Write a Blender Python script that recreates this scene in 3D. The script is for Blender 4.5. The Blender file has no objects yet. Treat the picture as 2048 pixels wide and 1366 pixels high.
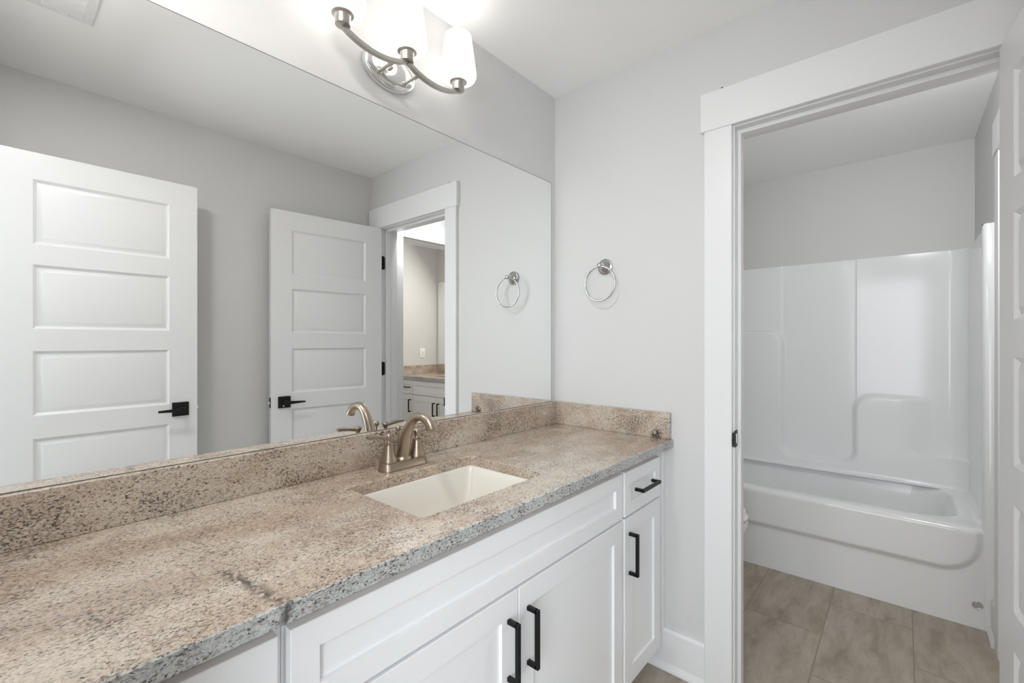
import bpy, bmesh, math, random
from mathutils import Vector, Matrix
random.seed(4)
S = bpy.context.scene
COL = S.collection
PI = math.pi

# ------------------------------------------------------------------ camera
cam = bpy.data.objects.new('camera', bpy.data.cameras.new('camera'))
COL.objects.link(cam)
cam.location = (-1.7275, -1.2289, 1.2674)
cam.rotation_euler = (PI / 2, 0, math.radians(40.8875 - 90))
cam.data.sensor_width = 36
cam.data.lens = 901.6 / 2048 * 36
cam.data.shift_y = 0.0006
cam.data.clip_start = 0.01
S.camera = cam

# ------------------------------------------------------------------ light
S.view_settings.view_transform = 'Standard'
S.view_settings.look = 'None'
S.view_settings.gamma = 1
S.view_settings.use_curve_mapping = False
S.view_settings.exposure = 0.05
S.cycles.max_bounces = 24
S.cycles.diffuse_bounces = 16
S.cycles.glossy_bounces = 12
w = bpy.data.worlds.new('world')
S.world = w
w.use_nodes = True
w.node_tree.nodes['Background'].inputs[0].default_value = (0.9, 0.95, 1, 1)
w.node_tree.nodes['Background'].inputs[1].default_value = 0.1


def area(name, loc, rot, sx, sy, power, col):
    d = bpy.data.lights.new(name, 'AREA')
    d.shape = 'RECTANGLE'
    d.size, d.size_y = sx, sy
    d.energy = power
    d.color = col
    o = bpy.data.objects.new(name, d)
    COL.objects.link(o)
    o.location = loc
    o.rotation_euler = rot
    return o


SHADE_GLOW = 1.7
area('hall_window_daylight', (-3.35, -1.05, 1.45), (0, -PI / 2, 0), 2.0, 0.8, 17, (0.91, 0.96, 1.0))
area('hall_side_fill', (-3.35, -2.0, 1.40), (0, -PI / 2, 0), 2.0, 1.3, 70, (0.86, 0.94, 1.0))  # fill added in the hall to brighten the cabinet fronts
area('bathroom_fill', (-1.65, -0.56, 2.40), (0, 0, 0), 0.17, 0.17, 9.0, (1.0, 0.985, 0.96))  # no fixture here: unseen fill added to lift the whole room
area('tub_room_fill', (0.17, -1.34, 2.13), (0, -PI / 2 * 0.80, 0), 0.12, 0.18, 6.5, (0.97, 0.99, 1.0))  # invented source hidden above the doorway, brightens tub and surround
area('second_room_vanity_light', (1.72, -2.2, 2.2), (0, PI / 2 * 0.55, 0), 0.2, 0.6, 17, (1.0, 0.96, 0.89))

# ------------------------------------------------------------------ materials


def mat(name, col, rough=0.5, metal=0.0, spec=0.5, coat=0.0):
    m = bpy.data.materials.new(name)
    m.use_nodes = True
    b = m.node_tree.nodes['Principled BSDF']
    b.inputs['Base Color'].default_value = (*col, 1)
    b.inputs['Roughness'].default_value = rough
    b.inputs['Metallic'].default_value = metal
    b.inputs['Specular IOR Level'].default_value = spec
    if coat:
        b.inputs['Coat Weight'].default_value = coat
        b.inputs['Coat Roughness'].default_value = 0.05
    return m


class NT:
    def __init__(s, m):
        s.t = m.node_tree
        s.b = s.t.nodes['Principled BSDF']

    def n(s, kind, **kw):
        x = s.t.nodes.new(kind)
        for k, v in kw.items():
            if k.startswith('_'):
                setattr(x, k[1:], v)
            else:
                key = k.replace('__', ' ')
                x.inputs[int(key[1:]) if key[0] == 'i' and key[1:].isdigit() else key].default_value = v
        return x

    def l(s, a, b):
        s.t.links.new(a, b)

    def coords(s, scale=(1, 1, 1), rot=(0, 0, 0)):
        c = s.n('ShaderNodeNewGeometry')
        mp = s.n('ShaderNodeMapping', Scale=scale, Rotation=rot)
        s.l(c.outputs['Position'], mp.inputs['Vector'])
        return mp.outputs[0]

    def ramp(s, fac, stops):
        r = s.n('ShaderNodeValToRGB')
        e = r.color_ramp.elements
        while len(e) < len(stops):
            e.new(0.5)
        for x, (p, c) in zip(e, stops):
            x.position = p
            x.color = (*c, 1) if len(c) == 3 else c
        s.l(fac, r.inputs[0])
        return r.outputs[0]

    def mix(s, fac, a, b, blend='MIX'):
        x = s.n('ShaderNodeMix', _data_type='RGBA', _blend_type=blend)
        for sock, v in ((x.inputs[0], fac), (x.inputs[6], a), (x.inputs[7], b)):
            if isinstance(v, (int, float)):
                sock.default_value = v
            elif isinstance(v, tuple):
                sock.default_value = (*v, 1)
            else:
                s.l(v, sock)
        return x.outputs[2]

    def math(s, op, a, b=0.0, clamp=False):
        x = s.n('ShaderNodeMath', _operation=op, _use_clamp=clamp)
        for i, v in enumerate((a, b)):
            if isinstance(v, (int, float)):
                x.inputs[i].default_value = v
            else:
                s.l(v, x.inputs[i])
        return x.outputs[0]


def paint(name, col, rough, bump=0.02, scale=260):
    m = mat(name, col, rough)
    t = NT(m)
    n = t.n('ShaderNodeTexNoise', Scale=scale, Detail=2)
    t.l(t.coords(), n.inputs['Vector'])
    b = t.n('ShaderNodeBump', Strength=bump, Distance=0.002)
    t.l(n.outputs['Fac'], b.inputs['Height'])
    t.l(b.outputs[0], t.b.inputs['Normal'])
    return m


M = {}
M['wall'] = paint('wall_paint', (0.64, 0.636, 0.63), 0.55, 0.05)
M['ceil'] = paint('ceiling_paint', (0.93, 0.93, 0.925), 0.7, 0.05)
M['trim'] = paint('trim_paint', (0.77, 0.77, 0.775), 0.32, 0.02)
M['door'] = paint('door_paint', (0.765, 0.765, 0.77), 0.34, 0.02)
M['cab'] = paint('cabinet_paint', (0.86, 0.86, 0.875), 0.35, 0.01)
M['black'] = mat('matte_black_metal', (0.013, 0.013, 0.014), 0.42, 0.6)
M['gap'] = mat('shadow_gap', (0.10, 0.10, 0.10), 0.8)
M['chrome'] = mat('chrome', (0.80, 0.80, 0.80), 0.13, 1.0)
M['satin'] = mat('satin_chrome', (0.50, 0.50, 0.49), 0.20, 1.0)
M['nickel'] = mat('brushed_nickel', (0.56, 0.53, 0.49), 0.30, 1.0)
M['bronze'] = mat('champagne_nickel', (0.42, 0.345, 0.275), 0.30, 1.0)
M['porc'] = mat('porcelain', (0.83, 0.82, 0.79), 0.12, 0, 0.5)
M['biscuit'] = mat('biscuit_porcelain', (0.78, 0.75, 0.69), 0.15, 0, 0.5)
M['gel'] = mat('gelcoat_fibreglass', (0.85, 0.855, 0.86), 0.10, 0, 0.5)
M['plastic'] = mat('white_plastic', (0.85, 0.85, 0.85), 0.35)
M['vent'] = mat('white_enamel', (0.80, 0.80, 0.80), 0.4)
M['dark'] = mat('dark_void', (0.03, 0.03, 0.03), 0.8)
M['mirror'] = mat('mirror_silver', (0.955, 0.965, 0.96), 0.0, 1.0)
M['mirror_edge'] = mat('mirror_edge', (0.05, 0.055, 0.05), 0.4)
M['shade'] = mat('opal_glass', (0.9, 0.9, 0.9), 0.3)
M['shade'].node_tree.nodes['Principled BSDF'].inputs['Emission Color'].default_value = (1.0, 0.965, 0.915, 1)
M['shade'].node_tree.nodes['Principled BSDF'].inputs['Emission Strength'].default_value = SHADE_GLOW


def granite(name, zones):
    m = mat(name, (0.5, 0.43, 0.36), 0.16)
    t = NT(m)
    pos = t.coords()
    warp = t.n('ShaderNodeTexNoise', Scale=14.0, Detail=3)
    t.l(pos, warp.inputs['Vector'])
    wv = t.n('ShaderNodeVectorMath', _operation='MULTIPLY_ADD')
    wv.inputs[1].default_value = (0.02, 0.02, 0.02)
    t.l(warp.outputs['Color'], wv.inputs[0])
    t.l(pos, wv.inputs[2])
    # drifting pale and tan zones running along the slab
    mp = t.n('ShaderNodeMapping', Scale=(2.2, 7.0, 7.0), Rotation=(0, 0, 0.18))
    t.l(wv.outputs[0], mp.inputs['Vector'])
    z = t.n('ShaderNodeTexNoise', Scale=1.0, Detail=4, Roughness=0.6)
    t.l(mp.outputs[0], z.inputs['Vector'])
    base = t.ramp(z.outputs['Fac'], list(zip((0.30, 0.48, 0.60, 0.75), zones)))
    # fine crystals
    c = t.n('ShaderNodeTexVoronoi', Scale=480.0)
    t.l(wv.outputs[0], c.inputs['Vector'])
    hs = t.n('ShaderNodeHueSaturation')
    sep = t.n('ShaderNodeSeparateColor')
    t.l(c.outputs['Color'], sep.inputs[0])
    v = t.math('MULTIPLY_ADD', sep.outputs[0], 0.34)
    t.t.nodes[-1].inputs[2].default_value = 0.83
    t.l(v, hs.inputs['Value'])
    t.l(base, hs.inputs['Color'])
    col = hs.outputs['Color']
    # brown flecks, drawn out along x
    mp2 = t.n('ShaderNodeMapping', Scale=(0.55, 1.0, 1.0), Rotation=(0, 0, 0.25))
    t.l(wv.outputs[0], mp2.inputs['Vector'])
    den = t.n('ShaderNodeTexNoise', Scale=9.0, Detail=3)
    t.l(pos, den.inputs['Vector'])
    dens = t.math('MULTIPLY', t.math('SUBTRACT', den.outputs['Fac'], 0.5), 0.30)
    f1 = t.n('ShaderNodeTexNoise', Scale=300.0, Detail=2.5, Roughness=0.6)
    t.l(mp2.outputs[0], f1.inputs['Vector'])
    m1 = t.ramp(t.math('ADD', f1.outputs['Fac'], dens), [(0.50, (0, 0, 0)), (0.60, (1, 1, 1))])
    col = t.mix(t.math('MULTIPLY', m1, 0.66), col, (0.20, 0.145, 0.115))
    # black mica
    f2 = t.n('ShaderNodeTexNoise', Scale=265.0, Detail=2, Roughness=0.6)
    mp3 = t.n('ShaderNodeMapping', Location=(3.1, 1.7, 0.4), Scale=(0.6, 1, 1), Rotation=(0, 0, 0.2))
    t.l(wv.outputs[0], mp3.inputs['Vector'])
    t.l(mp3.outputs[0], f2.inputs['Vector'])
    m2 = t.ramp(t.math('ADD', f2.outputs['Fac'], dens), [(0.585, (0, 0, 0)), (0.635, (1, 1, 1))])
    col = t.mix(t.math('MULTIPLY', m2, 0.88), col, (0.05, 0.042, 0.04))
    # pale quartz
    f3 = t.n('ShaderNodeTexNoise', Scale=95.0, Detail=3)
    mp4 = t.n('ShaderNodeMapping', Location=(7.1, 0.7, 2.4), Scale=(0.6, 1, 1))
    t.l(wv.outputs[0], mp4.inputs['Vector'])
    t.l(mp4.outputs[0], f3.inputs['Vector'])
    m3 = t.ramp(f3.outputs['Fac'], [(0.56, (0, 0, 0)), (0.68, (1, 1, 1))])
    col = t.mix(t.math('MULTIPLY', m3, 0.35), col, (0.72, 0.68, 0.62))
    # the dark vein that crosses the slab to its front edge
    sx = t.n('ShaderNodeSeparateXYZ')
    t.l(wv.outputs[0], sx.inputs[0])
    # x centre of the vein as a function of y: bends from -1.48 at y=-.38 to -1.451 at y=-.56
    cx = t.math('MULTIPLY_ADD', sx.outputs['Y'], -0.17)
    t.t.nodes[-1].inputs[2].default_value = -1.5445
    d = t.math('ABSOLUTE', t.math('SUBTRACT', t.math('SUBTRACT', sx.outputs['X'], 0.010), cx))
    near = t.math('SUBTRACT', 1.0, t.math('DIVIDE', d, 0.017), True)
    yr = t.math('MULTIPLY', t.math('LESS_THAN', sx.outputs['Y'], -0.37), t.math('GREATER_THAN', sx.outputs['Y'], -0.60))
    vf = t.n('ShaderNodeTexNoise', Scale=90.0, Detail=2)
    t.l(pos, vf.inputs['Vector'])
    vv = t.ramp(vf.outputs['Fac'], [(0.36, (0, 0, 0)), (0.52, (1, 1, 1))])
    vein = t.math('MULTIPLY', t.math('MULTIPLY', near, yr), vv)
    col = t.mix(t.math('MULTIPLY', vein, 0.9), col, (0.06, 0.05, 0.045))
    # a dark mineral cluster low on the side splash
    dv = t.n('ShaderNodeVectorMath', _operation='DISTANCE')
    t.l(wv.outputs[0], dv.inputs[0])
    dv.inputs[1].default_value = (-0.011, -0.488, 0.917)
    spot = t.math('MULTIPLY', t.math('SUBTRACT', 1.0, t.math('DIVIDE', dv.outputs['Value'], 0.028), True), 1.6, True)
    col = t.mix(t.math('MULTIPLY', spot, vv), col, (0.05, 0.04, 0.035))
    t.l(col, t.b.inputs['Base Color'])
    return m


M['granite'] = granite('granite', ((0.44, 0.335, 0.255), (0.52, 0.42, 0.335), (0.60, 0.53, 0.445), (0.53, 0.475, 0.40)))
# cool cast on the front edge and splash end, tinted into a second granite
M['granite_cool_cast'] = granite('granite_cool_cast', ((0.42, 0.43, 0.42), (0.48, 0.495, 0.485), (0.55, 0.565, 0.555), (0.45, 0.47, 0.47)))


def tiles():
    m = mat('floor_tile', (0.4, 0.34, 0.28), 0.45)
    t = NT(m)
    pos = t.coords()
    mp = t.n('ShaderNodeMapping', Location=(0.6025, 0.0655, 0))
    t.l(pos, mp.inputs['Vector'])
    # 30 x 61 cm tiles in running bond
    br = t.n('ShaderNodeTexBrick', _offset=0.5, _offset_frequency=2, _squash=1.0)
    br.inputs['Scale'].default_value = 1.0
    br.inputs['Brick Width'].default_value = 0.613
    br.inputs['Row Height'].default_value = 0.2995
    br.inputs['Mortar Size'].default_value = 0.0022
    br.inputs['Mortar Smooth'].default_value = 0.2
    br.inputs['Bias'].default_value = 0
    br.inputs['Color1'].default_value = (0, 0, 0, 1)
    br.inputs['Color2'].default_value = (1, 1, 1, 1)
    t.l(mp.outputs[0], br.inputs['Vector'])
    # each tile its own slice of stone
    tv = t.n('ShaderNodeVectorMath', _operation='MULTIPLY_ADD')
    t.l(br.outputs['Color'], tv.inputs[0])
    tv.inputs[1].default_value = (3.0, 5.0, 9.0)
    t.l(pos, tv.inputs[2])
    mp2 = t.n('ShaderNodeMapping', Scale=(3.2, 11.0, 3.0), Rotation=(0, 0, 0.35))
    t.l(tv.outputs[0], mp2.inputs['Vector'])
    n = t.n('ShaderNodeTexNoise', Scale=1.5, Detail=9, Roughness=0.68, Distortion=0.35)
    t.l(mp2.outputs[0], n.inputs['Vector'])
    col = t.ramp(n.outputs['Fac'], [(0.30, (0.255, 0.21, 0.163)), (0.44, (0.34, 0.288, 0.23)), (0.56, (0.40, 0.35, 0.29)), (0.70, (0.46, 0.42, 0.36))])
    col = t.mix(br.outputs['Fac'], col, (0.25, 0.21, 0.17))
    t.l(col, t.b.inputs['Base Color'])
    b = t.n('ShaderNodeBump', Strength=0.4, Distance=0.002)
    t.l(t.math('SUBTRACT', 1.0, br.outputs['Fac']), b.inputs['Height'])
    t.l(b.outputs[0], t.b.inputs['Normal'])
    return m


M['tile'] = tiles()

# ------------------------------------------------------------------ mesh helpers


class MB:
    def __init__(s):
        s.bm = bmesh.new()

    def box(s, x0, x1, y0, y1, z0, z1, bev=0.0, seg=2):
        x0, x1 = min(x0, x1), max(x0, x1)
        y0, y1 = min(y0, y1), max(y0, y1)
        z0, z1 = min(z0, z1), max(z0, z1)
        t = bmesh.new()
        v = [t.verts.new(p) for p in ((x0, y0, z0), (x1, y0, z0), (x1, y1, z0), (x0, y1, z0), (x0, y0, z1), (x1, y0, z1), (x1, y1, z1), (x0, y1, z1))]
        for f in ((0, 3, 2, 1), (4, 5, 6, 7), (0, 1, 5, 4), (1, 2, 6, 5), (2, 3, 7, 6), (3, 0, 4, 7)):
            t.faces.new([v[i] for i in f])
        if bev:
            bmesh.ops.bevel(t, geom=t.edges[:], offset=bev, segments=seg, affect='EDGES', profile=0.5)
        s.merge(t)
        return s

    def merge(s, t, mtx=None):
        if mtx is not None:
            bmesh.ops.transform(t, matrix=mtx, verts=t.verts[:])
        me = bpy.data.meshes.new('tmp')
        t.to_mesh(me)
        t.free()
        s.bm.from_mesh(me)
        bpy.data.meshes.remove(me)

    def rings(s, rings, close=True, cap0=False, cap1=False):
        vs = [[s.bm.verts.new(p) for p in r] for r in rings]
        for a, b in zip(vs, vs[1:]):
            n = len(a)
            for i in range(n if close else n - 1):
                j = (i + 1) % n
                try:
                    s.bm.faces.new((a[i], a[j], b[j], b[i]))
                except ValueError:
                    pass
        if cap0:
            s.bm.faces.new(vs[0][::-1])
        if cap1:
            s.bm.faces.new(vs[-1])
        return s

    def lathe(s, prof, c=(0, 0, 0), axis='Z', n=32, sx=1.0, sy=1.0, cap0=True, cap1=True):
        rings = []
        for r, h in prof:
            ring = []
            for i in range(n):
                a = 2 * PI * i / n
                p = (r * math.cos(a) * sx, r * math.sin(a) * sy, h)
                if axis == 'Y':
                    p = (p[0], -p[2], p[1])      # height grows towards -y
                elif axis == 'X':
                    p = (-p[2], p[0], p[1])      # height grows towards -x
                ring.append((p[0] + c[0], p[1] + c[1], p[2] + c[2]))
            rings.append(ring)
        return s.rings(rings, True, cap0, cap1)

    def tube(s, pts, rad, n=16, close=False, flat=1.0, up=None, square=False):
        pts = [Vector(p) for p in pts]
        rings = []
        N = len(pts)
        ref = Vector(up) if up else None
        for i, p in enumerate(pts):
            if close:
                d = pts[(i + 1) % N] - pts[i - 1]
            else:
                d = pts[min(i + 1, N - 1)] - pts[max(i - 1, 0)]
            d.normalize()
            if ref is None:
                ref = Vector((0, 0, 1)) if abs(d.z) < 0.9 else Vector((1, 0, 0))
            a = d.cross(ref).normalized()
            b = a.cross(d).normalized()
            if up is None:
                ref = b
            r = rad[i] if isinstance(rad, (list, tuple)) else rad
            ring = []
            if square:
                for ca, cb in ((-1, -1), (1, -1), (1, 1), (-1, 1)):
                    ring.append(p + a * r * ca + b * r * flat * cb)
            else:
                for k in range(n):
                    t = 2 * PI * k / n
                    ring.append(p + a * r * math.cos(t) + b * r * flat * math.sin(t))
            rings.append(ring)
        if close:
            rings.append(rings[0])
            s.rings(rings)
            bmesh.ops.remove_doubles(s.bm, verts=s.bm.verts[:], dist=1e-6)
            return s
        return s.rings(rings, True, True, True)

    def quads(s, faces):
        for f in faces:
            s.bm.faces.new([s.bm.verts.new(p) for p in f])
        return s

    def grid(s, fn, us, vs):
        V = [[s.bm.verts.new(fn(u, v)) for v in vs] for u in us]
        for i in range(len(us) - 1):
            for j in range(len(vs) - 1):
                s.bm.faces.new((V[i][j], V[i + 1][j], V[i + 1][j + 1], V[i][j + 1]))
        return s

    def build(s, name, m, parent=None, angle=35, weld=True, loc=None):
        if weld:
            bmesh.ops.remove_doubles(s.bm, verts=s.bm.verts[:], dist=2e-5)
        bmesh.ops.recalc_face_normals(s.bm, faces=s.bm.faces[:])
        me = bpy.data.meshes.new(name)
        if loc is not None:
            bmesh.ops.translate(s.bm, vec=-Vector(loc), verts=s.bm.verts[:])
        s.bm.to_mesh(me)
        s.bm.free()
        for p in me.polygons:
            p.use_smooth = True
        me.set_sharp_from_angle(angle=math.radians(angle))
        for x in (m if isinstance(m, list) else [m]):
            me.materials.append(x)
        o = bpy.data.objects.new(name, me)
        COL.objects.link(o)
        if loc is not None:
            o.location = loc
        if parent is not None:
            o.parent = parent
        return o


def tag(o, label=None, cat=None, group=None, kind=None):
    if label:
        o['label'] = label
    if cat:
        o['category'] = cat
    if group:
        o['group'] = group
    if kind:
        o['kind'] = kind
    return o


def thing(name, label, cat, loc=(0, 0, 0), rz=0.0, group=None, kind=None):
    o = bpy.data.objects.new(name, None)
    COL.objects.link(o)
    o.empty_display_size = 0.05
    o.location = loc
    o.rotation_euler = (0, 0, rz)
    return tag(o, label, cat, group, kind)


def struct(name, mb, m, label=None, cat=None):
    return tag(mb.build(name, m), label, cat, kind='structure')


def smooth(a, b, x):
    t = min(1.0, max(0.0, (x - a) / (b - a)))
    return t * t * (3 - 2 * t)


def lin(a, b, n):
    return [a + (b - a) * i / (n - 1) for i in range(n)]


def arc(cx, cy, r, a0, a1, n):
    return [(cx + r * math.cos(a0 + (a1 - a0) * i / (n - 1)), cy + r * math.sin(a0 + (a1 - a0) * i / (n - 1))) for i in range(n)]


def rrect(x0, x1, y0, y1, r, n=8):
    p = []
    for cx, cy, a in ((x1 - r, y1 - r, 0), (x0 + r, y1 - r, PI / 2), (x0 + r, y0 + r, PI), (x1 - r, y0 + r, 1.5 * PI)):
        p += arc(cx, cy, r, a, a + PI / 2, n)
    return p


H = 2.408
XF = 1.87          # face of the far wall behind the tub
YS = -1.58         # back wall of the vanity room
YT = -1.535        # side wall at the end of the tub
XW = -1.75         # wall with the entry door
YE = -3.13         # end wall of the second vanity room
DH = 2.034         # head of the door openings

# ------------------------------------------------------------------ the shell
struct('floor', MB().box(-3.6, 2.0, -3.3, 0.1, -0.1, 0.0), M['tile'], 'beige stone-look tile floor in running bond', 'floor')
struct('ceiling', MB().box(-3.6, 2.0, -3.3, 0.1, H, H + 0.1), M['ceil'], 'flat white painted ceiling', 'ceiling')
struct('wall_north', MB().box(-3.6, 2.0, 0.0, 0.1, 0.0, H), M['wall'], 'light grey wall that carries the big mirror', 'wall')
e0, e1 = -1.475, -0.757        # rough opening of the tub doorway
b = MB().box(0, 0.115, e1, 0.0, 0, H).box(0, 0.115, YS - 0.1, e0, 0, H).box(0, 0.115, e0, e1, DH + 0.02, H)
struct('wall_east', b, M['wall'], 'light grey wall with the towel ring and the tub doorway', 'wall')
struct('wall_south', MB().box(XW - 0.115, 0.0, YS - 0.1, YS, 0, H), M['wall'], 'light grey wall behind the two open doors, seen in the mirror', 'wall')
w0, w1 = -1.44, -0.725
b = MB().box(XW - 0.115, XW, w1, 0.0, 0, H).box(XW - 0.115, XW, YS - 0.1, w0, 0, H).box(XW - 0.115, XW, w0, w1, DH + 0.02, H)
struct('wall_west', b, M['wall'], 'light grey wall with the entry doorway', 'wall')
s0, s1 = 0.2075, 0.91
b = MB().box(0.115, s0, YT - 0.115, YT, 0, H).box(s1, XF, YT - 0.115, YT, 0, H).box(s0, s1, YT - 0.115, YT, DH + 0.02, H)
struct('wall_tub_side', b, M['wall'], 'grey wall at the end of the tub with a second doorway', 'wall')
struct('wall_far', MB().box(XF, 2.0, -3.3, 0.0, 0, H), M['wall'], 'grey wall above the tub surround', 'wall')
struct('wall_end', MB().box(-0.3, XF, YE - 0.1, YE, 0, H), M['wall'], 'end wall of the second vanity room with the outlet', 'wall')
struct('wall_inner', MB().box(-0.4, -0.3, YE - 0.1, YS - 0.1, 0, H), M['wall'], 'inner wall of the second vanity room', 'wall')
struct('wall_hall', MB().box(-3.6, -3.5, -3.3, 0.0, 0, H), M['wall'], 'far hall wall outside the entry door', 'wall')


def casing_x(name, label, xf, sgn, y0, y1, extra=()):
    """Flat craftsman casing around an opening in a wall x = const: y0 > y1 are its clear edges."""
    b = MB()
    a = xf + sgn * 0.019
    for ya, yb in ((y0, y0 + 0.094), (y1 - 0.094, y1)):
        b.box(xf, a, ya, yb, 0.0, DH + 0.003, 0.0015, 1)
    b.box(xf, xf + sgn * 0.024, y1 - 0.106, y0 + 0.106, DH + 0.0005, DH + 0.139, 0.0015, 1)
    return b


# doorway between the vanity room and the tub: casing, jambs and stops
t1 = thing('trim_1', 'wide white flat casing and jambs around the tub doorway', 'door trim', (0, (e0 + e1) / 2, 0), kind='structure')
oy = (e0 + e1) / 2


def shift(mb, dx, dy, dz=0):
    bmesh.ops.translate(mb.bm, vec=(-dx, -dy, -dz), verts=mb.bm.verts[:])
    return mb


shift(casing_x('c', '', 0, -1, -0.774, -1.457), 0, oy).build('casing', M['trim'], t1)
shift(casing_x('c', '', 0.115, 1, -0.774, -1.457), 0, oy).build('casing', M['trim'], t1)
j = MB()
j.box(-0.001, 0.116, -0.757, -0.779, 0, DH + 0.02, 0.0006, 1)
j.box(-0.001, 0.116, -1.475, -1.453, 0, DH + 0.02, 0.0006, 1)
j.box(-0.0012, 0.1162, -0.760, -1.472, DH - 0.004, DH + 0.019)
shift(j, 0, oy).build('jamb', M['trim'], t1)
j = MB()
j.box(0.034, 0.070, -0.778, -0.791, 0, DH - 0.004, 0.002, 1)
j.box(0.034, 0.070, -1.441, -1.454, 0, DH - 0.004, 0.002, 1)
j.box(0.0338, 0.0702, -0.777, -1.455, DH - 0.017, DH - 0.003, 0.001, 1)
shift(j, 0, oy).build('door_stop', M['trim'], t1)
sp = MB()
sp.box(-0.004, 0.031, -0.7805, -0.7785, 0.893, 0.953, 0.0008, 1)
sp.tube([(-0.003, -0.7795, 0.923), (-0.012, -0.7795, 0.923), (-0.021, -0.776, 0.923)], 0.0012, up=(0, 1, 0), square=True, flat=1.0)
sp.box(-0.022, -0.002, -0.7800, -0.7775, 0.898, 0.948, 0.001, 1)
o = tag(shift(sp, 0, oy).build('strike_plate', M['black'], t1), 'black metal strike plate')
sp = MB().box(0.008, 0.022, -0.7815, -0.7803, 0.906, 0.940, 0.0005, 1)
shift(sp, 0, oy).build('latch_hole', M['chrome'], o)
sp = MB().lathe([(0.003, 0), (0.004, 0.006), (0.0015, 0.009)], (-0.012, -0.74, DH + 0.139), n=10)
tag(shift(sp, 0, oy).build('nail', M['black'], t1), 'small dark nail head on the top of the header')

# doorway from the tub to the second vanity room
t2 = thing('trim_2', 'white casing around the second doorway beyond the tub', 'door trim', (0.56, YT, 0), kind='structure')
b = MB()
for xa, xb in ((0.1355, 0.2275), (0.89, 0.982)):
    b.box(xa, xb, YT, YT + 0.019, 0, DH, 0.0015, 1)
b.box(0.1345, 0.994, YT, YT + 0.024, DH, DH + 0.137, 0.0015, 1)
shift(b, 0.56, YT).build('casing', M['trim'], t2)
b = MB()
for xa, xb in ((0.1355, 0.2275), (0.89, 0.982)):
    b.box(xa, xb, YT - 0.115, YT - 0.134, 0, DH, 0.0015, 1)
b.box(0.124, 0.994, YT - 0.115, YT - 0.139, DH, DH + 0.137, 0.0015, 1)
shift(b, 0.56, YT).build('casing', M['trim'], t2)
b = MB()
b.box(s0, s0 + 0.022, YT - 0.116, YT + 0.001, 0, DH + 0.02, 0.001, 1)
b.box(s1 - 0.022, s1, YT - 0.116, YT + 0.001, 0, DH + 0.02, 0.001, 1)
b.box(s0 + 0.022, s1 - 0.022, YT - 0.116, YT + 0.001, DH - 0.004, DH + 0.02, 0.001, 1)
shift(b, 0.56, YT).build('jamb', M['trim'], t2)

# entry doorway beside the camera
t3 = thing('trim_3', 'white casing around the entry doorway', 'door trim', (XW, -1.04, 0), kind='structure')
b = MB()
b.box(XW, XW + 0.019, -0.740, -0.650, 0, DH + 0.003, 0.0015, 1)
b.box(XW, XW + 0.019, -1.425, -1.512, 0, DH + 0.003, 0.0015, 1)
b.box(XW, XW + 0.024, -1.522, -0.638, DH + 0.003, DH + 0.139, 0.0015, 1)
shift(b, XW, -1.04).build('casing', M['trim'], t3)
b = MB()
b.box(XW - 0.116, XW + 0.001, -0.725, -0.745, 0, DH + 0.02, 0.001, 1)
b.box(XW - 0.116, XW + 0.001, -1.44, -1.42, 0, DH + 0.02, 0.001, 1)
b.box(XW - 0.116, XW + 0.001, -1.42, -0.745, DH, DH + 0.02, 0.001, 1)
shift(b, XW, -1.04).build('jamb', M['trim'], t3)


# baseboards: flat board with a slanted shoe
def baseboard(name, p0, p1, nrm, label):
    p0, p1, n = Vector((*p0, 0)), Vector((*p1, 0)), Vector((*nrm, 0))
    prof = [(0, 0), (0.028, 0), (0.027, 0.008), (0.016, 0.024), (0.0145, 0.026), (0.0145, 0.144), (0.010, 0.153), (0.008, 0.155), (0, 0.155)]
    b = MB().rings([[p + n * a + Vector((0, 0, h)) for a, h in prof] for p in (p0, p1)], True, True, True)
    return tag(b.build(name, M['trim'], angle=25), label, 'baseboard', kind='structure')


baseboard('baseboard_east', (0, -0.462), (0, -0.680), (-1, 0), 'white baseboard between the vanity and the tub doorway')
baseboard('baseboard_tub_side', (0.982, YT), (1.118, YT), (0, 1), 'short white baseboard beside the tub apron')
baseboard('baseboard_south', (-1.749, YS), (0.0, YS), (0, 1), 'white baseboard along the wall behind the doors')
baseboard('baseboard_end', (-0.3, YE), (1.30, YE), (0, 1), 'white baseboard on the end wall of the second vanity room')


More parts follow.
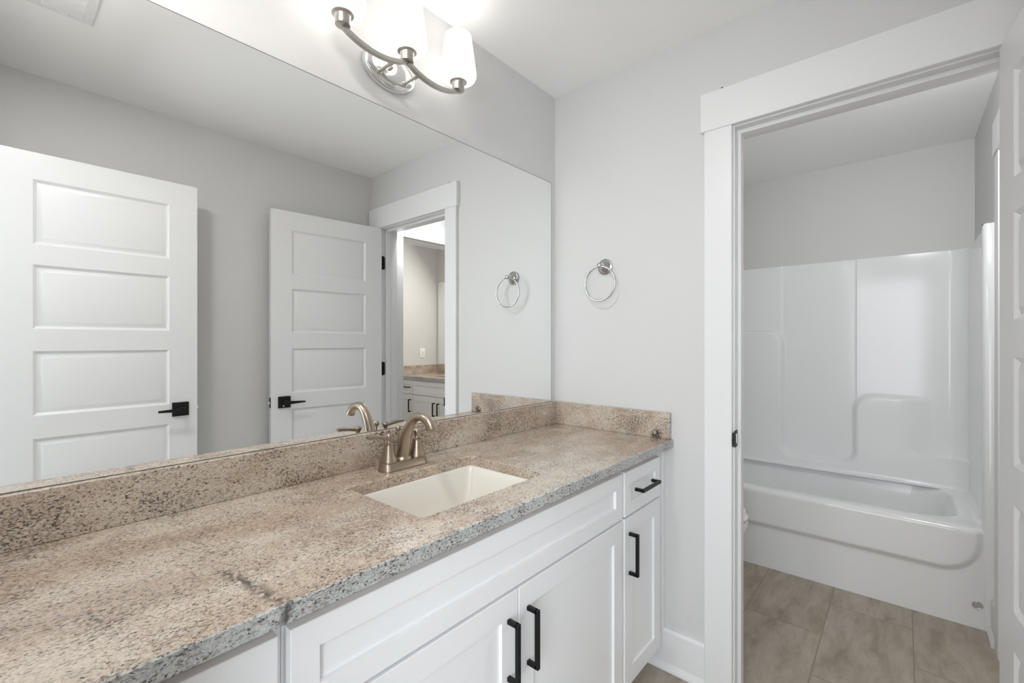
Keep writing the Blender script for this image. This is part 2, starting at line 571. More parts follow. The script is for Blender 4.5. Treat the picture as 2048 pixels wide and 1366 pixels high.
# ------------------------------------------------------------------ doors
def door_leaf_mesh(W, T=0.035, HT=2.019):
    """Five moulded panels on both faces. Local: hinge edge at x=0, free edge x=W, faces y=0 and y=-T."""
    px = (0.112, W - 0.112)
    rows = [(1.652, 1.912), (1.312, 1.570), (0.962, 1.222), (0.612, 0.870), (0.232, 0.520)]
    xs = [0, px[0], px[1], W]
    zs = [0] + [v for r in rows[::-1] for v in r] + [HT]
    b = MB()
    for y, s in ((0.0, 1), (-T, -1)):
        for i in range(3):
            for k in range(len(zs) - 1):
                x0, x1, z0, z1 = xs[i], xs[i + 1], zs[k], zs[k + 1]
                if i == 1 and k % 2 == 1:
                    rings = []
                    for ins, dep in ((0, 0), (0.005, 0.004), (0.011, 0.0085), (0.014, 0.0085), (0.027, 0.002), (0.030, 0.0015)):
                        yy = y - s * dep
                        rings.append([(x0 + ins, yy, z0 + ins), (x1 - ins, yy, z0 + ins), (x1 - ins, yy, z1 - ins), (x0 + ins, yy, z1 - ins)])
                    b.rings(rings, True, False, True)
                else:
                    b.quads([[(x0, y, z0), (x1, y, z0), (x1, y, z1), (x0, y, z1)]])
    for i in range(3):
        for z in (0, HT):
            b.quads([[(xs[i], 0, z), (xs[i + 1], 0, z), (xs[i + 1], -T, z), (xs[i], -T, z)]])
    for k in range(len(zs) - 1):
        for x in (0, W):
            b.quads([[(x, 0, zs[k]), (x, 0, zs[k + 1]), (x, -T, zs[k + 1]), (x, -T, zs[k])]])
    return b


def lever(parent, x, z, y, s, toward, pin=False):
    """Square rose with a slim lever; s = +1 on the face y=0 (outwards +y), -1 on the far face; toward = lever direction along x."""
    h = tag(MB().box(x - 0.033, x + 0.033, y, y + s * 0.009, z - 0.033, z + 0.033, 0.0015, 2).build('door_handle', M['black'], parent), 'matte black lever handle on a square rose')
    MB().tube([(x, y + s * 0.008, z), (x, y + s * 0.068, z)], 0.0105, 20).build('lever_neck', M['black'], h)
    yy = y + s * 0.060
    lb = MB()
    rings = []
    for dx, hh, dd in ((-0.010, 0.0095, 0.006), (0.010, 0.0095, 0.006), (0.04, 0.0075, 0.005), (0.08, 0.0055, 0.0042), (0.097, 0.0045, 0.004)):
        rings.append([(x + toward * dx, yy + a * dd, z + 0.001 + c * hh) for a, c in ((-1, -1), (1, -1), (1, 1), (-1, 1))])
    lb.rings(rings, True, True, True)
    lb.build('lever', M['black'], h)
    if pin:
        MB().tube([(x + 0.006, y + s * 0.0085, z - 0.021), (x + 0.006, y + s * 0.012, z - 0.021)], 0.004, 12).build('privacy_pin', M['chrome'], h)
    return h


def door(name, label, W, loc, rz, z, pin_side=0, rows_dz=0.0):
    """z: height of the handle above the floor."""
    r = thing(name, label, 'door', loc, rz, kind='structure')
    z -= loc[2]
    door_leaf_mesh(W).build('door_leaf', M['door'], r, 30)
    for y, s in ((0.0, 1), (-0.035, -1)):
        lever(r, W - 0.069, z, y, s, -1, pin_side == s)
    lp = tag(MB().box(W - 0.0005, W + 0.0015, -0.030, -0.005, z - 0.029, z + 0.029, 0.0006, 1).build('latch_plate', M['black'], r), 'black latch plate on the door edge')
    MB().box(W + 0.001, W + 0.011, -0.024, -0.012, z - 0.009, z + 0.009, 0.002, 1).build('latch_bolt', M['chrome'], lp)
    return r


door('door_1', 'white five-panel entry door standing open, nearest in the mirror', 0.668, (-1.731, -1.41, 0.009), 0.0, 0.946)
T = 0.035
ang = math.radians(185.5)
hx, hy = -0.016, -1.4196
root = (hx - T * math.sin(ang), hy + T * math.cos(ang), 0.009)
d2 = door('door_2', 'white five-panel tub room door with two black hinges, folded back beside its doorway', 0.678, root, ang, 0.922, -1)
inv = (Matrix.Translation(root) @ Matrix.Rotation(ang, 4, 'Z')).inverted()
for z in (1.806, 1.088, 0.28):
    # leaf let into the jamb (rounded corners), leaf on the door edge, knuckle on the far side of the leaf
    hb = MB()
    q = [(x, zz) for x, zz in rrect(-0.004, 0.0305, z - 0.0455, z + 0.0455, 0.012, 5)]
    hb.rings([[(x, -1.4532, zz) for x, zz in q], [(x, -1.4512, zz) for x, zz in q]], True, True, True)
    hb.tube([(-0.012, -1.4605, z - 0.045), (-0.012, -1.4605, z + 0.045)], 0.0055, 12)
    hb.box(-0.0135, -0.0115, -1.4555, -1.432, z - 0.045, z + 0.045)
    bmesh.ops.transform(hb.bm, matrix=inv, verts=hb.bm.verts[:])
    tag(hb.build('hinge', M['black'], d2), 'matte black door hinge')
# ------------------------------------------------------------------ vanity cabinets
def front(parent, name, x0, x1, z0, z1, yf, rail=0.057, th=0.019):
    """Shaker front: face at y = yf (looking to -y), recessed flat field."""
    b = MB()
    rec = 0.008
    rings = []
    for ins, dy in ((0.0, th), (0.0, 0.0012), (0.0012, 0.0), (rail - 0.0005, 0.0), (rail, rec), (rail + 0.0004, rec)):
        rings.append([(x0 + ins, yf + dy, z0 + ins), (x1 - ins, yf + dy, z0 + ins), (x1 - ins, yf + dy, z1 - ins), (x0 + ins, yf + dy, z1 - ins)])
    b.rings(rings, True, True, True)
    return b.build(name, M['cab'], parent, 20)


def pull(parent, a, b_, yf):
    """Square bar pull between two points (x, z) on the face y = yf."""
    r = 0.0052
    p = 0.034
    A, B = Vector((a[0], 0, a[1])), Vector((b_[0], 0, b_[1]))
    d = (B - A).normalized()
    m = MB()
    lo = [min(A[i], B[i]) - r for i in (0, 2)]
    hi = [max(A[i], B[i]) + r for i in (0, 2)]
    m.box(lo[0], hi[0], yf - p, yf - p + 2 * r, lo[1], hi[1], 0.001, 1)
    for q in (A, B):
        m.box(q.x - r, q.x + r, yf - p + r, yf + 0.0005, q.z - r, q.z + r, 0.0008, 1)
    return m.build('handle', M['black'], parent)


CABH = 0.861
YF = -0.5405


def carcass(parent, x0, x1, opens, fill0=None, fill1=None):
    """Box with a face frame and a toe kick, open behind the fronts; depth to the wall."""
    b = MB()
    yb, yf = -0.004, YF + 0.0205
    for xa in (x0, x1 - 0.016):
        b.box(xa, xa + 0.016, yb, yf + 0.018, 0.0955, CABH)
        b.box(xa, xa + 0.016, yb, yf + 0.082, 0.0, 0.0955)
    b.box(x0 + 0.016, x1 - 0.016, yb - 0.006, yb, 0.1, CABH)
    b.box(x0 + 0.016, x1 - 0.016, yb - 0.006, yf + 0.018, 0.095, 0.111)
    b.box(x0, x1, yf + 0.065, yf + 0.08, 0.0, 0.096)
    # face frame
    b.box(x0, x0 + 0.036, yf, yf + 0.018, 0.096, CABH)
    b.box(x1 - 0.036, x1, yf, yf + 0.018, 0.096, CABH)
    b.box(x0 + 0.036, x1 - 0.036, yf, yf + 0.018, CABH - 0.036, CABH)
    b.box(x0 + 0.036, x1 - 0.036, yf, yf + 0.018, 0.668, 0.704)
    b.box(x0 + 0.036, x1 - 0.036, yf, yf + 0.018, 0.096, 0.13)
    return b.build('carcass', M['cab'], parent, 20)


def narrow_cabinet(label, loc, rz, x0, x1, f0, f1, pull_side, filler=None, scribe=None):
    """Drawer over a door. x0..x1 carcass, f0..f1 fronts (local x)."""
    t = thing('vanity_cabinet', label, 'cabinet', loc, rz)
    carcass(t, x0, x1, None)
    d = front(t, 'drawer', f0, f1, 0.691, 0.838, YF, 0.045)
    c = (f0 + f1) / 2
    pull(d, (c - 0.066, 0.7655), (c + 0.066, 0.7655), YF)
    d = front(t, 'door', f0, f1, 0.122, 0.6835, YF)
    hx = f0 + 0.032 if pull_side < 0 else f1 - 0.032
    pull(d, (hx, 0.498), (hx, 0.628), YF)
    if filler:
        fb = MB().box(filler[0], filler[1], YF + 0.0205, YF + 0.0385, 0.096, CABH)
        fb.box(filler[0], filler[1] - 0.016 * (filler[1] > -0.1), YF + 0.0855, YF + 0.1005, 0.0, 0.096)
        if scribe:
            fb.box(scribe[0], scribe[1], YF + 0.0145, YF + 0.0205, 0.146, CABH, 0.0015, 1)
        fb.build('filler_strip', M['cab'], t)
    return t


def sink_cabinet(label, loc, rz, x0, x1, f0, f1):
    t = thing('sink_cabinet', label, 'cabinet', loc, rz)
    carcass(t, x0, x1, None)
    front(t, 'false_drawer_front', f0, f1, 0.691, 0.838, YF, 0.045)
    m = (f0 + f1) / 2
    d = front(t, 'door', m + 0.0018, f1, 0.122, 0.6835, YF)
    pull(d, (m + 0.036, 0.490), (m + 0.036, 0.622), YF)
    d = front(t, 'door', f0, m - 0.0018, 0.122, 0.6835, YF)
    pull(d, (m - 0.036, 0.490), (m - 0.036, 0.622), YF)
    return t


narrow_cabinet('narrow white cabinet with one drawer and one door, in the corner by the grey wall', (0, 0, 0), 0, -0.3725, -0.071, -0.366, -0.0785, -1, (-0.071, -0.001), (-0.026, -0.001))
sink_cabinet('wide white shaker cabinet with two doors under the sink', (0, 0, 0), 0, -1.4415, -0.3735, -1.436, -0.3815)
narrow_cabinet('white cabinet under the near end of the granite top, mostly out of frame', (0, 0, 0), 0, -1.748, -1.4425, -1.738, -1.4535, 1)


# ------------------------------------------------------------------ granite tops
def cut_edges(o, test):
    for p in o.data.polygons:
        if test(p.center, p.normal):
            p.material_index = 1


def countertop(label, loc, rz, x0, hole, side=True):
    """Top from x0 to 0 with a rectangular cutout, back splash and one side splash."""
    t = thing('countertop', label, 'countertop', loc, rz)
    z0, z1 = 0.862, 0.892
    y0, y1 = -0.560, -0.001
    b = MB()
    X = [x0, hole[0], hole[1], -0.001]
    Y = [y0, hole[2], hole[3], y1]
    ch = 0.0025
    inner = rrect(hole[0], hole[1], hole[2], hole[3], 0.012, 5)

    def outer_pt(p):
        return p
    # top and bottom with the hole, as rings from an outer rectangle sampled like the hole
    n = len(inner)
    out = []
    cx, cy = (hole[0] + hole[1]) / 2, (hole[2] + hole[3]) / 2
    m = 5
    corners = [(X[3], y1), (x0, y1), (x0, y0), (X[3], y0)]
    for q in range(4):
        out += [corners[q]] * (m)
    def ring(pts, z):
        return [(p[0], p[1], z) for p in pts]

    def inset(pts, d):
        return [(p[0] + (d if p[0] < cx else -d), p[1] + (d if p[1] < cy else -d)) for p in pts]
    hi = rrect(hole[0] - ch, hole[1] + ch, hole[2] - ch, hole[3] + ch, 0.014, 5)
    b.rings([ring(inner, z0), ring(inner, z1 - ch), ring(hi, z1), ring(inset(out, ch), z1), ring(out, z1 - ch), ring(out, z0), ring(inner, z0)])
    cut_edges(b.build('slab', [M['granite'], M['granite_cool_cast']], t, 30), lambda c, n: c.y < y0 + 0.0015 and n.y < -0.6)
    MB().box(x0, -0.001, -0.021, -0.001, z1, z1 + 0.1016, 0.0015, 1).build('back_splash', M['granite'], t)
    if side:
        so = MB().box(-0.021, -0.001, y0 + 0.008, -0.0212, z1, z1 + 0.1016, 0.0015, 1).build('side_splash', [M['granite'], M['granite_cool_cast']], t)
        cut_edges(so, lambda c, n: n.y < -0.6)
    return t


HOLE = (-1.126, -0.690, -0.453, -0.149)
countertop('long speckled beige granite top with matching splashes under the mirror', (0, 0, 0), 0, -1.749, HOLE)


def sink(label, loc, rz, hole):
    t = thing('sink', label, 'sink', (loc[0], loc[1], loc[2]), rz)
    x0, x1, y0, y1 = hole
    b = MB()
    R = []
    for ins, insx, r, z in ((-0.022, -0.022, 0.02, 0.8615), (0.0, 0.0, 0.014, 0.8615), (0.003, 0.004, 0.016, 0.857), (0.012, 0.020, 0.024, 0.80), (0.022, 0.038, 0.030, 0.748), (0.032, 0.052, 0.035, 0.732), (0.05, 0.075, 0.035, 0.725), (0.10, 0.16, 0.035, 0.721)):
        R.append([(px, py, z) for px, py in rrect(x0 + insx, x1 - insx, y0 + ins, y1 - ins, r, 7)])
    b.rings(R, True, False, True)
    # outside of the bowl
    R = []
    for ins, z in ((-0.022, 0.8615), (-0.022, 0.851), (-0.008, 0.849), (0.01, 0.735), (0.04, 0.712)):
        R.append([(px, py, z) for px, py in rrect(x0 + ins, x1 - ins, y0 + ins, y1 - ins, 0.025, 7)])
    b.rings(R, True, False, True)
    b.build('basin', M['biscuit'], t, 45)
    c = ((x0 + x1) / 2, (y0 + y1) / 2, 0.721)
    MB().lathe([(0.030, 0.0), (0.030, 0.002), (0.024, 0.003), (0.022, 0.001), (0.008, 0.004)], c, n=28).build('drain', M['bronze'], t)
    return t


sink('rectangular biscuit undermount sink in the long granite top', (0, 0, 0), 0, HOLE)


# ------------------------------------------------------------------ faucet
def faucet(label, loc, rz=0):
    t = thing('faucet', label, 'faucet', loc, rz)
    m = M['bronze']

    def stadium(hx, hy, z, n=14):
        pts = []
        c = hx - hy
        for i in range(n + 1):
            a = -PI / 2 + PI * i / n
            pts.append((c + hy * math.cos(a), hy * math.sin(a), z))
        for i in range(n + 1):
            a = PI / 2 + PI * i / n
            pts.append((-c + hy * math.cos(a), hy * math.sin(a), z))
        return pts
    b = MB().rings([stadium(hx, hy, z) for hx, hy, z in ((0.0815, 0.031, 0), (0.082, 0.0315, 0.003), (0.0805, 0.030, 0.007), (0.0785, 0.027, 0.013), (0.0775, 0.026, 0.020), (0.077, 0.0255, 0.0225), (0.074, 0.0225, 0.024))], True, True, True)
    b.build('base_plate', m, t, 40)
    # gooseneck spout
    P = [(0.0, 0.002, 0.023), (0.0, 0.002, 0.032), (0, -0.001, 0.048), (0, -0.006, 0.068), (0, -0.013, 0.090), (0, -0.024, 0.115), (0, -0.040, 0.138), (0, -0.060, 0.154), (0, -0.083, 0.160), (0, -0.105, 0.156), (0, -0.120, 0.147), (0, -0.129, 0.137), (0, -0.134, 0.128)]
    rad = [0.0210, 0.0200, 0.0192, 0.0182, 0.0168, 0.0152, 0.0140, 0.0131, 0.0126, 0.0126, 0.0130, 0.0138, 0.0148]
    # smooth the path
    def cr(p, n):
        o = []
        for i in range(len(p) - 1):
            a, b_, c, d = p[max(i - 1, 0)], p[i], p[i + 1], p[min(i + 2, len(p) - 1)]
            for k in range(n):
                u = k / n
                o.append(tuple(0.5 * ((2 * b_[q]) + (-a[q] + c[q]) * u + (2 * a[q] - 5 * b_[q] + 4 * c[q] - d[q]) * u * u + (-a[q] + 3 * b_[q] - 3 * c[q] + d[q]) * u ** 3) for q in range(len(b_))))
        o.append(tuple(p[-1]))
        return o
    Q = cr([(*p, r) for p, r in zip(P, rad)], 4)
    sb = MB().tube([q[:3] for q in Q], [q[3] for q in Q], 24, up=(1, 0, 0))
    sb.lathe([(0.0265, 0.0235), (0.0265, 0.0275), (0.0240, 0.030), (0.0222, 0.034)], (0, 0.002, 0), n=28)
    so = sb.build('spout', m, t, 40)
    for sx in (-1, 1):
        x = sx * 0.0508
        v = MB().lathe([(0.0245, 0.0235), (0.0248, 0.027), (0.0238, 0.0305), (0.0230, 0.033), (0.0195, 0.042), (0.0172, 0.054), (0.0150, 0.068), (0.0140, 0.0735), (0.0150, 0.0745), (0.0150, 0.077), (0.0120, 0.0785), (0.0070, 0.081), (0.0058, 0.086), (0.0070, 0.0905), (0.0108, 0.0965), (0.0120, 0.101), (0.0110, 0.1045), (0.0096, 0.106)], (x, 0, 0), n=28)
        vo = v.build('valve_body', m, t, 40)
        lb = MB()
        R = []
        for dx, hw, ht, dz in ((0.004, 0.0055, 0.0055, 0.0995), (0.012, 0.006, 0.0052, 0.0985), (0.020, 0.0072, 0.0046, 0.0995), (0.030, 0.0082, 0.0046, 0.102), (0.050, 0.0088, 0.0050, 0.1045), (0.066, 0.0086, 0.0050, 0.1055), (0.070, 0.0072, 0.0034, 0.1055)):
            R.append([(x + sx * dx, hw * ca, dz + ht * cb) for ca, cb in ((-1, -0.6), (-0.6, -1), (0.6, -1), (1, -0.6), (1, 0.6), (0.6, 1), (-0.6, 1), (-1, 0.6))])
        lb.rings(R, True, True, True).build('lever', m, vo, 50)
    rb = MB().lathe([(0.0026, 0.022), (0.0026, 0.101), (0.0045, 0.102), (0.0045, 0.106), (0.0078, 0.108), (0.0090, 0.1135), (0.0078, 0.119), (0.004, 0.122)], (0, 0.0265, 0), n=18)
    rb.build('lift_rod', m, t, 40)
    return t


faucet('champagne nickel two-handle faucet with gooseneck spout behind the sink', (-0.914, -0.091, 0.892))


# ------------------------------------------------------------------ mirrors
def mirror(label, loc, rz, x0, x1, z0, z1):
    t = thing('wall_mirror', label, 'mirror', loc, rz)
    b = MB()
    b.quads([[(x0, -0.0055, z0), (x1, -0.0055, z0), (x1, -0.0055, z1), (x0, -0.0055, z1)]])
    b.build('mirror_glass', M['mirror'], t)
    b = MB()
    a, c, y0, y1 = 0.0018, 0.0, -0.0052, -0.0005
    b.box(x0 - a, x1 + a, y0, y1, z0 - a, z1 + a)
    b.build('mirror_edge', M['mirror_edge'], t)
    return t


mirror('large frameless mirror spanning the wall above the granite splash', (0, 0, 0), 0, -1.742, -0.0395, 0.9952, 2.0)


# ------------------------------------------------------------------ vanity light
def vanity_light(label, loc, rz=0):
    t = thing('vanity_light', label, 'wall lamp', loc, rz)
    m = M['nickel']
    b = MB()
    R = []
    for f, y in ((1.0, 0.0), (1.0, -0.010), (0.975, -0.014), (0.93, -0.015), (0.90, -0.0145), (0.88, -0.017), (0.86, -0.0185), (0.5, -0.021), (0.15, -0.022)):
        d = (1 - f) * 0.075
        R.append([((0.0935 - d) * math.cos(2 * PI * i / 56), y, (0.061 - d if f > 0.7 else 0.061 * f) * math.sin(2 * PI * i / 56)) for i in range(56)])
    b.rings(R, True, True, True)
    po = tag(b.build('back_plate', M['chrome'], t, 40), 'polished oval back plate')
    MB().lathe([(0.006, 0.020), (0.0065, 0.024), (0.0045, 0.027), (0.0055, 0.031), (0.003, 0.035)], (-0.006, 0, 0.0), 'Y', 16).build('finial_screw', m, po)
    YA = -0.100
    for x in (-0.0455, 0.0455):
        MB().lathe([(0.0085, 0.018), (0.0085, 0.024), (0.0050, 0.026), (0.0050, 0.074), (0.0068, 0.075), (0.0068, 0.0935)], (x, 0, -0.027), 'Y', 16).build('post', m, t)
    D = 0.207
    for sx in (-1, 1):
        pts = []
        for i in range(25):
            u = i / 24
            x = sx * (D * u + 0.004 * (1 - u))
            z = -0.010 - 0.026 * (1 - (2 * u - 1) ** 2) ** 0.9
            pts.append((x, YA, z))
        MB().tube(pts, 0.0055, square=True, up=(0, 1, 0), flat=1.25).build('arm', m, t, 40)
    for i in (-1, 0, 1):
        x = i * D
        c = MB().lathe([(0.0135, -0.010), (0.0195, -0.009), (0.0205, -0.006), (0.0205, 0.014), (0.0215, 0.016), (0.027, 0.018), (0.0290, 0.0195), (0.0290, 0.0215), (0.012, 0.022)], (x, YA, 0.0), n=32)
        co = c.build('lamp_cup', m, t, 40)
        s = MB().lathe([(0.029, 0.0205), (0.045, 0.023), (0.056, 0.030), (0.0605, 0.040), (0.0605, 0.050), (0.0555, 0.090), (0.0485, 0.140), (0.0440, 0.172), (0.0425, 0.175), (0.0410, 0.172), (0.0455, 0.140), (0.0525, 0.090), (0.0575, 0.050), (0.055, 0.040), (0.045, 0.028), (0.020, 0.024)], (x, YA, 0.0), n=40, cap0=False, cap1=True)
        so = s.build('glass_shade', M['shade'], t, 60)
    return t


vanity_light('three-light brushed nickel wall lamp with glowing white glass shades above the mirror', (-0.907, -0.0005, 2.121))


# ------------------------------------------------------------------ towel ring
t = thing('towel_ring', 'chrome towel ring on the grey wall between the mirror and the doorway', 'towel ring', (0, -0.265, 1.590))
rb = MB().lathe([(0.0335, 0.0003), (0.0345, 0.003), (0.033, 0.007), (0.0275, 0.0095), (0.026, 0.0105), (0.0245, 0.014), (0.018, 0.019), (0.013, 0.023), (0.010, 0.028)], (0, 0, 0), 'X', 36)
rb.build('wall_rose', M['satin'], t, 40)
pb = MB().lathe([(0.009, 0.024), (0.0068, 0.034), (0.0065, 0.042), (0.0085, 0.044), (0.010, 0.047), (0.010, 0.055), (0.0085, 0.058), (0.004, 0.060)], (0, 0, 0), 'X', 24)
pb.build('post', M['satin'], t, 40)
R = 0.0725
ring = MB().tube([(-0.050 + 0.0025 * math.sin(2 * PI * i / 64), R * math.sin(2 * PI * i / 64), -0.004 - R + R * math.cos(2 * PI * i / 64)) for i in range(64)], 0.0037, 12, close=True)
ring.build('ring', M['satin'], t, 60)

# ------------------------------------------------------------------ ceiling vent
t = thing('ceiling_vent', 'white louvred ceiling vent, seen at the top of the mirror', 'vent', (-1.568, -0.82, H))
fx, fy = 0.082, 0.170
ix, iy = 0.051, 0.142
b = MB()
R = []
for ox, oy_, z in ((fx, fy, 0.0), (fx, fy, -0.002), (fx - 0.006, fy - 0.006, -0.0055), (ix + 0.003, iy + 0.003, -0.0065), (ix, iy, -0.005), (ix, iy, 0.0)):
    R.append([(-ox, -oy_, z), (ox, -oy_, z), (ox, oy_, z), (-ox, oy_, z)])
b.rings(R)
b.build('vent_frame', M['vent'], t, 20)
b = MB().box(-ix, ix, -iy, iy, -0.0006, -0.0001)
b.build('vent_backing', M['dark'], t)
k = 0
y = -iy + 0.010
while y < iy - 0.004:
    s = -1 if y < 0.028 else 1
    hw = 0.0022 * s
    q = [(-ix, y + hw, -0.0095), (ix, y + hw, -0.0095), (ix, y - hw, -0.0008), (-ix, y - hw, -0.0008)]
    q2 = [(p[0], p[1] + 0.0010, p[2]) for p in q]
    MB().rings([q, q2], True, True, True).build('louver', M['vent'], t)
    y += 0.0128
MB().box(0.0, 0.012, -iy - 0.010, -iy + 0.003, -0.0135, -0.004, 0.001, 1).build('damper_lever', M['vent'], t)


# ------------------------------------------------------------------ tub and surround
t = thing('bathtub', 'glossy white one-piece tub and shower surround beyond the doorway', 'bathtub', (1.128, -0.76, 0))
TX, TY = 1.128, -0.76
XB = 1.856                       # face of the back panel
Y0, Y1 = -1.512, -0.008          # inner faces of the end panels
ZR = 0.442                       # rim
ZT = 1.790                       # top of the surround


def loc(p):
    return (p[0] - TX, p[1] - TY, p[2])


def sd_round(px, py, x0, x1, y0, y1, r):
    cx, cy = (x0 + x1) / 2, (y0 + y1) / 2
    qx, qy = abs(px - cx) - (x1 - x0) / 2 + r, abs(py - cy) - (y1 - y0) / 2 + r
    return math.hypot(max(qx, 0), max(qy, 0)) + min(max(qx, qy), 0) - r


# apron: upper belly that swells out over a plain skirt, corner curving up at the end
def apron(y, z):
    d = sd_round(y, z, -1.488, 0.6, 0.238, 1.2, 0.14)
    h = 0.018 * smooth(0.016, -0.018, d) - 0.002 * smooth(-0.03, -0.15, d)
    return h


def apron_pt(y, k):
    if k <= 0.416:
        return loc((TX - apron(y, k), y, k))
    a = (k - 0.416) / 0.026 * PI / 2          # rounded lip, k runs 0.416..0.442
    hh = apron(y, 0.416)
    return loc((TX - hh + 0.030 * (1 - math.cos(a)), y, 0.416 + 0.026 * math.sin(a)))


zs = lin(0, 0.21, 6) + lin(0.215, 0.30, 30) + lin(0.31, 0.416, 10) + lin(0.4185, 0.442, 9)
ys = lin(-0.003, -1.30, 24) + lin(-1.31, YT + 0.003, 46)
ab = MB().grid(apron_pt, ys, zs)
ab.build('apron', M['gel'], t, 60)

# rim and basin
OUT = (TX + 0.012, XB, Y0, Y1)


def outer_ring(z, n=8):
    x0, x1, y0, y1 = OUT
    p = []
    ref = rrect(1.20, 1.79, -1.43, -0.10, 0.15, n)
    for q in ref:
        # push every point of the inner shape out to the rectangle along the nearer side
        fx = (q[0] - 1.495) / 0.295
        fy = (q[1] + 0.765) / 0.665
        m = max(abs(fx), abs(fy))
        p.append((1.495 + fx / m * ((x1 - x0) / 2), 0, 0))
        p[-1] = ((x0 + x1) / 2 + fx / m * (x1 - x0) / 2, (y0 + y1) / 2 + fy / m * (y1 - y0) / 2, z)
    return p


R = [outer_ring(ZR)]
for i, ie, r, z in ((0, 0, 0.15, ZR), (0.004, 0.004, 0.15, ZR - 0.002), (0.012, 0.012, 0.15, ZR - 0.009), (0.018, 0.020, 0.15, ZR - 0.022), (0.030, 0.045, 0.15, 0.33), (0.045, 0.09, 0.15, 0.20), (0.058, 0.12, 0.15, 0.135), (0.085, 0.16, 0.14, 0.108), (0.13, 0.22, 0.12, 0.098)):
    R.append([(p[0], p[1], z) for p in rrect(1.198 + i, 1.834 - i * 0.8, -1.442 + ie, -0.085 - ie, r, 8)])
bb = MB().rings([[loc(p) for p in q] for q in R], True, False, True)
bb.build('basin', M['gel'], t, 60)


# back panel with its moulded shelves and centre recess
def back_h(y, z):
    # corner fillets
    h = 0.0
    for d, r in ((y - Y0, 0.085), (Y1 - y, 0.085), (z - (ZR - 0.004), 0.024)):
        if d < r:
            q = r - max(d, 0.0)
            h += r - math.sqrt(max(r * r - q * q, 0))
    # tall centre column, slightly recessed
    col = 0.007 * smooth(-0.602, -0.596, y) + 0.007 * smooth(-1.006, -1.012, y)
    # swelling lower blocks either side, meeting in the rounded bottom of the U
    dl = sd_round(y, z, -0.605, 0.8, 0.2, 1.345, 0.085)
    dr = sd_round(y, z, -2.2, -1.003, 0.2, 0.940, 0.10)
    du = -sd_round(y, z, -1.003, -0.605, 0.505, 3.0, 0.075)     # below the U
    below = 1.0 if z < 0.75 else 0.0
    fade = smooth(-1.40, -1.22, y)
    sl = smooth(0.018, -0.018, dl)
    sr = smooth(0.018, -0.018, dr) * (fade if z > 0.62 else max(fade, smooth(0.86, 0.62, z)) )
    su = smooth(0.018, -0.018, du) * (1 if z < 0.60 else 0)
    return h + max(col, 0.052 * max(sl, sr * 1.0, su))


ysb = lin(Y1, -0.50, 26) + lin(-0.512, -0.70, 40) + lin(-0.71, -0.92, 20) + lin(-0.928, -1.12, 42) + lin(-1.13, -1.40, 26) + lin(-1.41, Y0, 22)
zsb = lin(ZR - 0.004, 0.60, 40) + lin(0.61, 0.82, 18) + lin(0.826, 0.98, 34) + lin(0.99, 1.22, 20) + lin(1.228, 1.38, 34) + lin(1.39, ZT, 24)
pb = MB().grid(lambda y, z: loc((XB - back_h(y, z), y, z)), ysb, zsb)
pb.grid(lambda y, k: loc((XB - back_h(y, ZT) + (XF - 0.003 - XB + back_h(y, ZT)) * k, y, ZT)), ysb, [0, 1])
pb.build('back_panel', M['gel'], t, 50)


# end panels with their front posts
def end_panel(sgn, yi, yo):
    b = MB()

    def f(x, z):
        h = 0.0
        d = z - (ZR - 0.004)
        if d < 0.04:
            q = 0.04 - max(d, 0)
            h += (0.04 - math.sqrt(max(0.0016 - q * q, 0))) * smooth(1.15, 1.26, x)
        # shallow step below a line that sinks towards the back corner
        line = ZT - 0.010 - 0.085 * (1.80 - x) / 0.66
        h += 0.006 * smooth(line + 0.003, line - 0.003, z) * smooth(1.155, 1.23, x)
        # bulge into the post at the front
        h += 0.020 * smooth(1.185, 1.150, x) * 0.8
        return loc((x, yi + sgn * h, z))
    xs = lin(1.150, 1.19, 10) + lin(1.22, XB, 20)
    zz = lin(ZR - 0.004, 0.49, 10) + lin(0.52, 1.66, 12) + lin(1.665, ZT, 40)
    b.grid(f, xs, zz)
    b.grid(lambda x, k: (lambda p: (p[0], p[1] * (1 - k) + (yo - TY) * k, p[2]))(f(x, ZT)), xs, [0, 1])
    o = b.build('end_panel', M['gel'], t, 50)
    b = MB()
    pr = [(1.152, yi + sgn * 0.016), (1.136, yi + sgn * 0.0155), (1.126, yi + sgn * 0.010), (1.1225, yi + sgn * 0.002), (1.1225, yo)]
    R = []
    for z, back in ((0.0, 0), (ZT - 0.012, 0), (ZT - 0.004, 0.003), (ZT, 0.010)):
        R.append([loc((max(x, 1.1225 + back), min(y, yi + sgn * (0.016 - back)) if sgn > 0 else max(y, yi + sgn * (0.016 - back)), z)) for x, y in pr] + [loc((1.152, yo, z))])
    b.rings(R, True, True, True)
    b.build('front_post', M['gel'], t, 50)


end_panel(1, Y0, YT + 0.003)
end_panel(-1, Y1, -0.003)
cp = MB().lathe([(0.0165, 0.001), (0.0175, 0.004), (0.0150, 0.006), (0.0125, 0.0055), (0.0115, 0.003)], (-0.001, -1.480 - TY, 0.105), 'X', 28)
tag(cp.build('access_cap', M['chrome'], t), 'small chrome cap low on the apron')

# ------------------------------------------------------------------ toilet
t = thing('toilet', 'white toilet whose rounded front shows past the door jamb', 'toilet', (0.655, -0.02, 0))


def egg(w, l0, l1, z, n=40, y0=0):
    """Egg shape: half width w, front reach l1 (towards -y), back reach l0."""
    p = []
    for i in range(n):
        a = 2 * PI * i / n
        s, c = math.sin(a), math.cos(a)
        p.append((w * s, y0 + (c * l0 if c > 0 else c * l1), z))
    return p


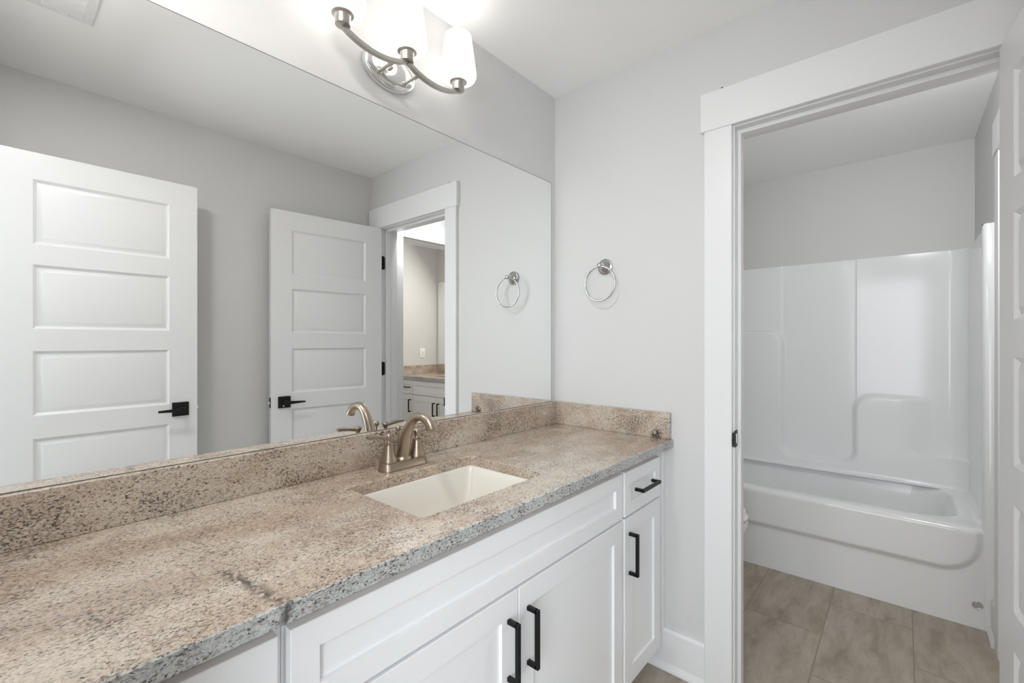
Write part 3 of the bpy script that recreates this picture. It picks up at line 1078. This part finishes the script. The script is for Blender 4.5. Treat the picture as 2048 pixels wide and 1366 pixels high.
TB = -0.40
b = MB().rings([egg(w_, l0, l1, z, y0=TB) for w_, l0, l1, z in ((0.105, 0.20, 0.16, 0.0), (0.105, 0.20, 0.16, 0.03), (0.098, 0.20, 0.14, 0.06), (0.100, 0.20, 0.14, 0.16), (0.125, 0.21, 0.165, 0.24), (0.160, 0.22, 0.215, 0.31), (0.178, 0.22, 0.240, 0.355), (0.183, 0.22, 0.247, 0.385), (0.180, 0.22, 0.243, 0.398), (0.165, 0.2, 0.225, 0.400), (0.13, 0.13, 0.18, 0.398), (0.10, 0.09, 0.13, 0.32), (0.05, 0.05, 0.06, 0.24))], True, True, True)
b.build('bowl', M['porc'], t, 60)
b = MB().rings([egg(w_, l0, l1, z, y0=TB) for w_, l0, l1, z in ((0.172, 0.17, 0.235, 0.404), (0.180, 0.175, 0.243, 0.407), (0.182, 0.175, 0.245, 0.417), (0.176, 0.17, 0.238, 0.4225), (0.12, 0.1, 0.16, 0.4225), (0.115, 0.095, 0.155, 0.41), (0.12, 0.1, 0.16, 0.404), (0.172, 0.17, 0.235, 0.404))], True, False, False)
b.build('seat', M['plastic'], t, 60)
b = MB().rings([egg(w_, l0, l1, z, y0=TB) for w_, l0, l1, z in ((0.165, 0.17, 0.226, 0.4285), (0.172, 0.175, 0.233, 0.431), (0.173, 0.175, 0.234, 0.443), (0.166, 0.17, 0.226, 0.452), (0.13, 0.14, 0.18, 0.458), (0.05, 0.06, 0.07, 0.460))], True, True, True)
b.build('lid', M['plastic'], t, 60)
MB().box(-0.20, 0.20, -0.19, 0.005, 0.385, 0.74, 0.02, 4).build('tank', M['porc'], t, 50)
MB().box(-0.21, 0.21, -0.20, 0.008, 0.74, 0.775, 0.010, 3).build('tank_lid', M['porc'], t, 50)
MB().box(-0.17, -0.09, -0.205, -0.19, 0.675, 0.69, 0.004, 2).build('flush_lever', M['chrome'], t)

# ------------------------------------------------------------------ second vanity room, seen in the mirror
RZ = -PI / 2
V2 = (XF, YE, 0)
narrow_cabinet('narrow cabinet at the far end of the vanity seen through the reflected doorway', V2, RZ, -0.2445, -0.031, -0.239, -0.037, -1, (-0.031, -0.001))
sink_cabinet('two-door cabinet of the vanity seen through the reflected doorway', V2, RZ, -1.070, -0.2455, -1.064, -0.252)
H2 = (-0.87, -0.44, -0.453, -0.149)
countertop('small brown granite top reflected through the doorway', V2, RZ, -1.10, H2)
mirror('far mirror above the vanity seen through the reflected doorway', V2, RZ, -1.06, -0.035, 0.997, 2.0)
t = thing('wall_outlet', 'white rectangular outlet plate on the far wall above the reflected counter', 'outlet', (1.652, YE, 1.136))
MB().box(-0.0365, 0.0365, 0, 0.006, -0.058, 0.058, 0.002, 2).build('cover_plate', M['plastic'], t)
MB().box(-0.0170, 0.0170, 0.006, 0.0085, -0.034, 0.034, 0.001, 1).build('receptacle', M['vent'], t)
for z in (0.006, -0.012):
    MB().box(-0.006, 0.006, 0.0085, 0.010, z - 0.004, z + 0.004, 0.0006, 1).build('button', mat('grey_plastic', (0.45, 0.45, 0.45), 0.5), t)
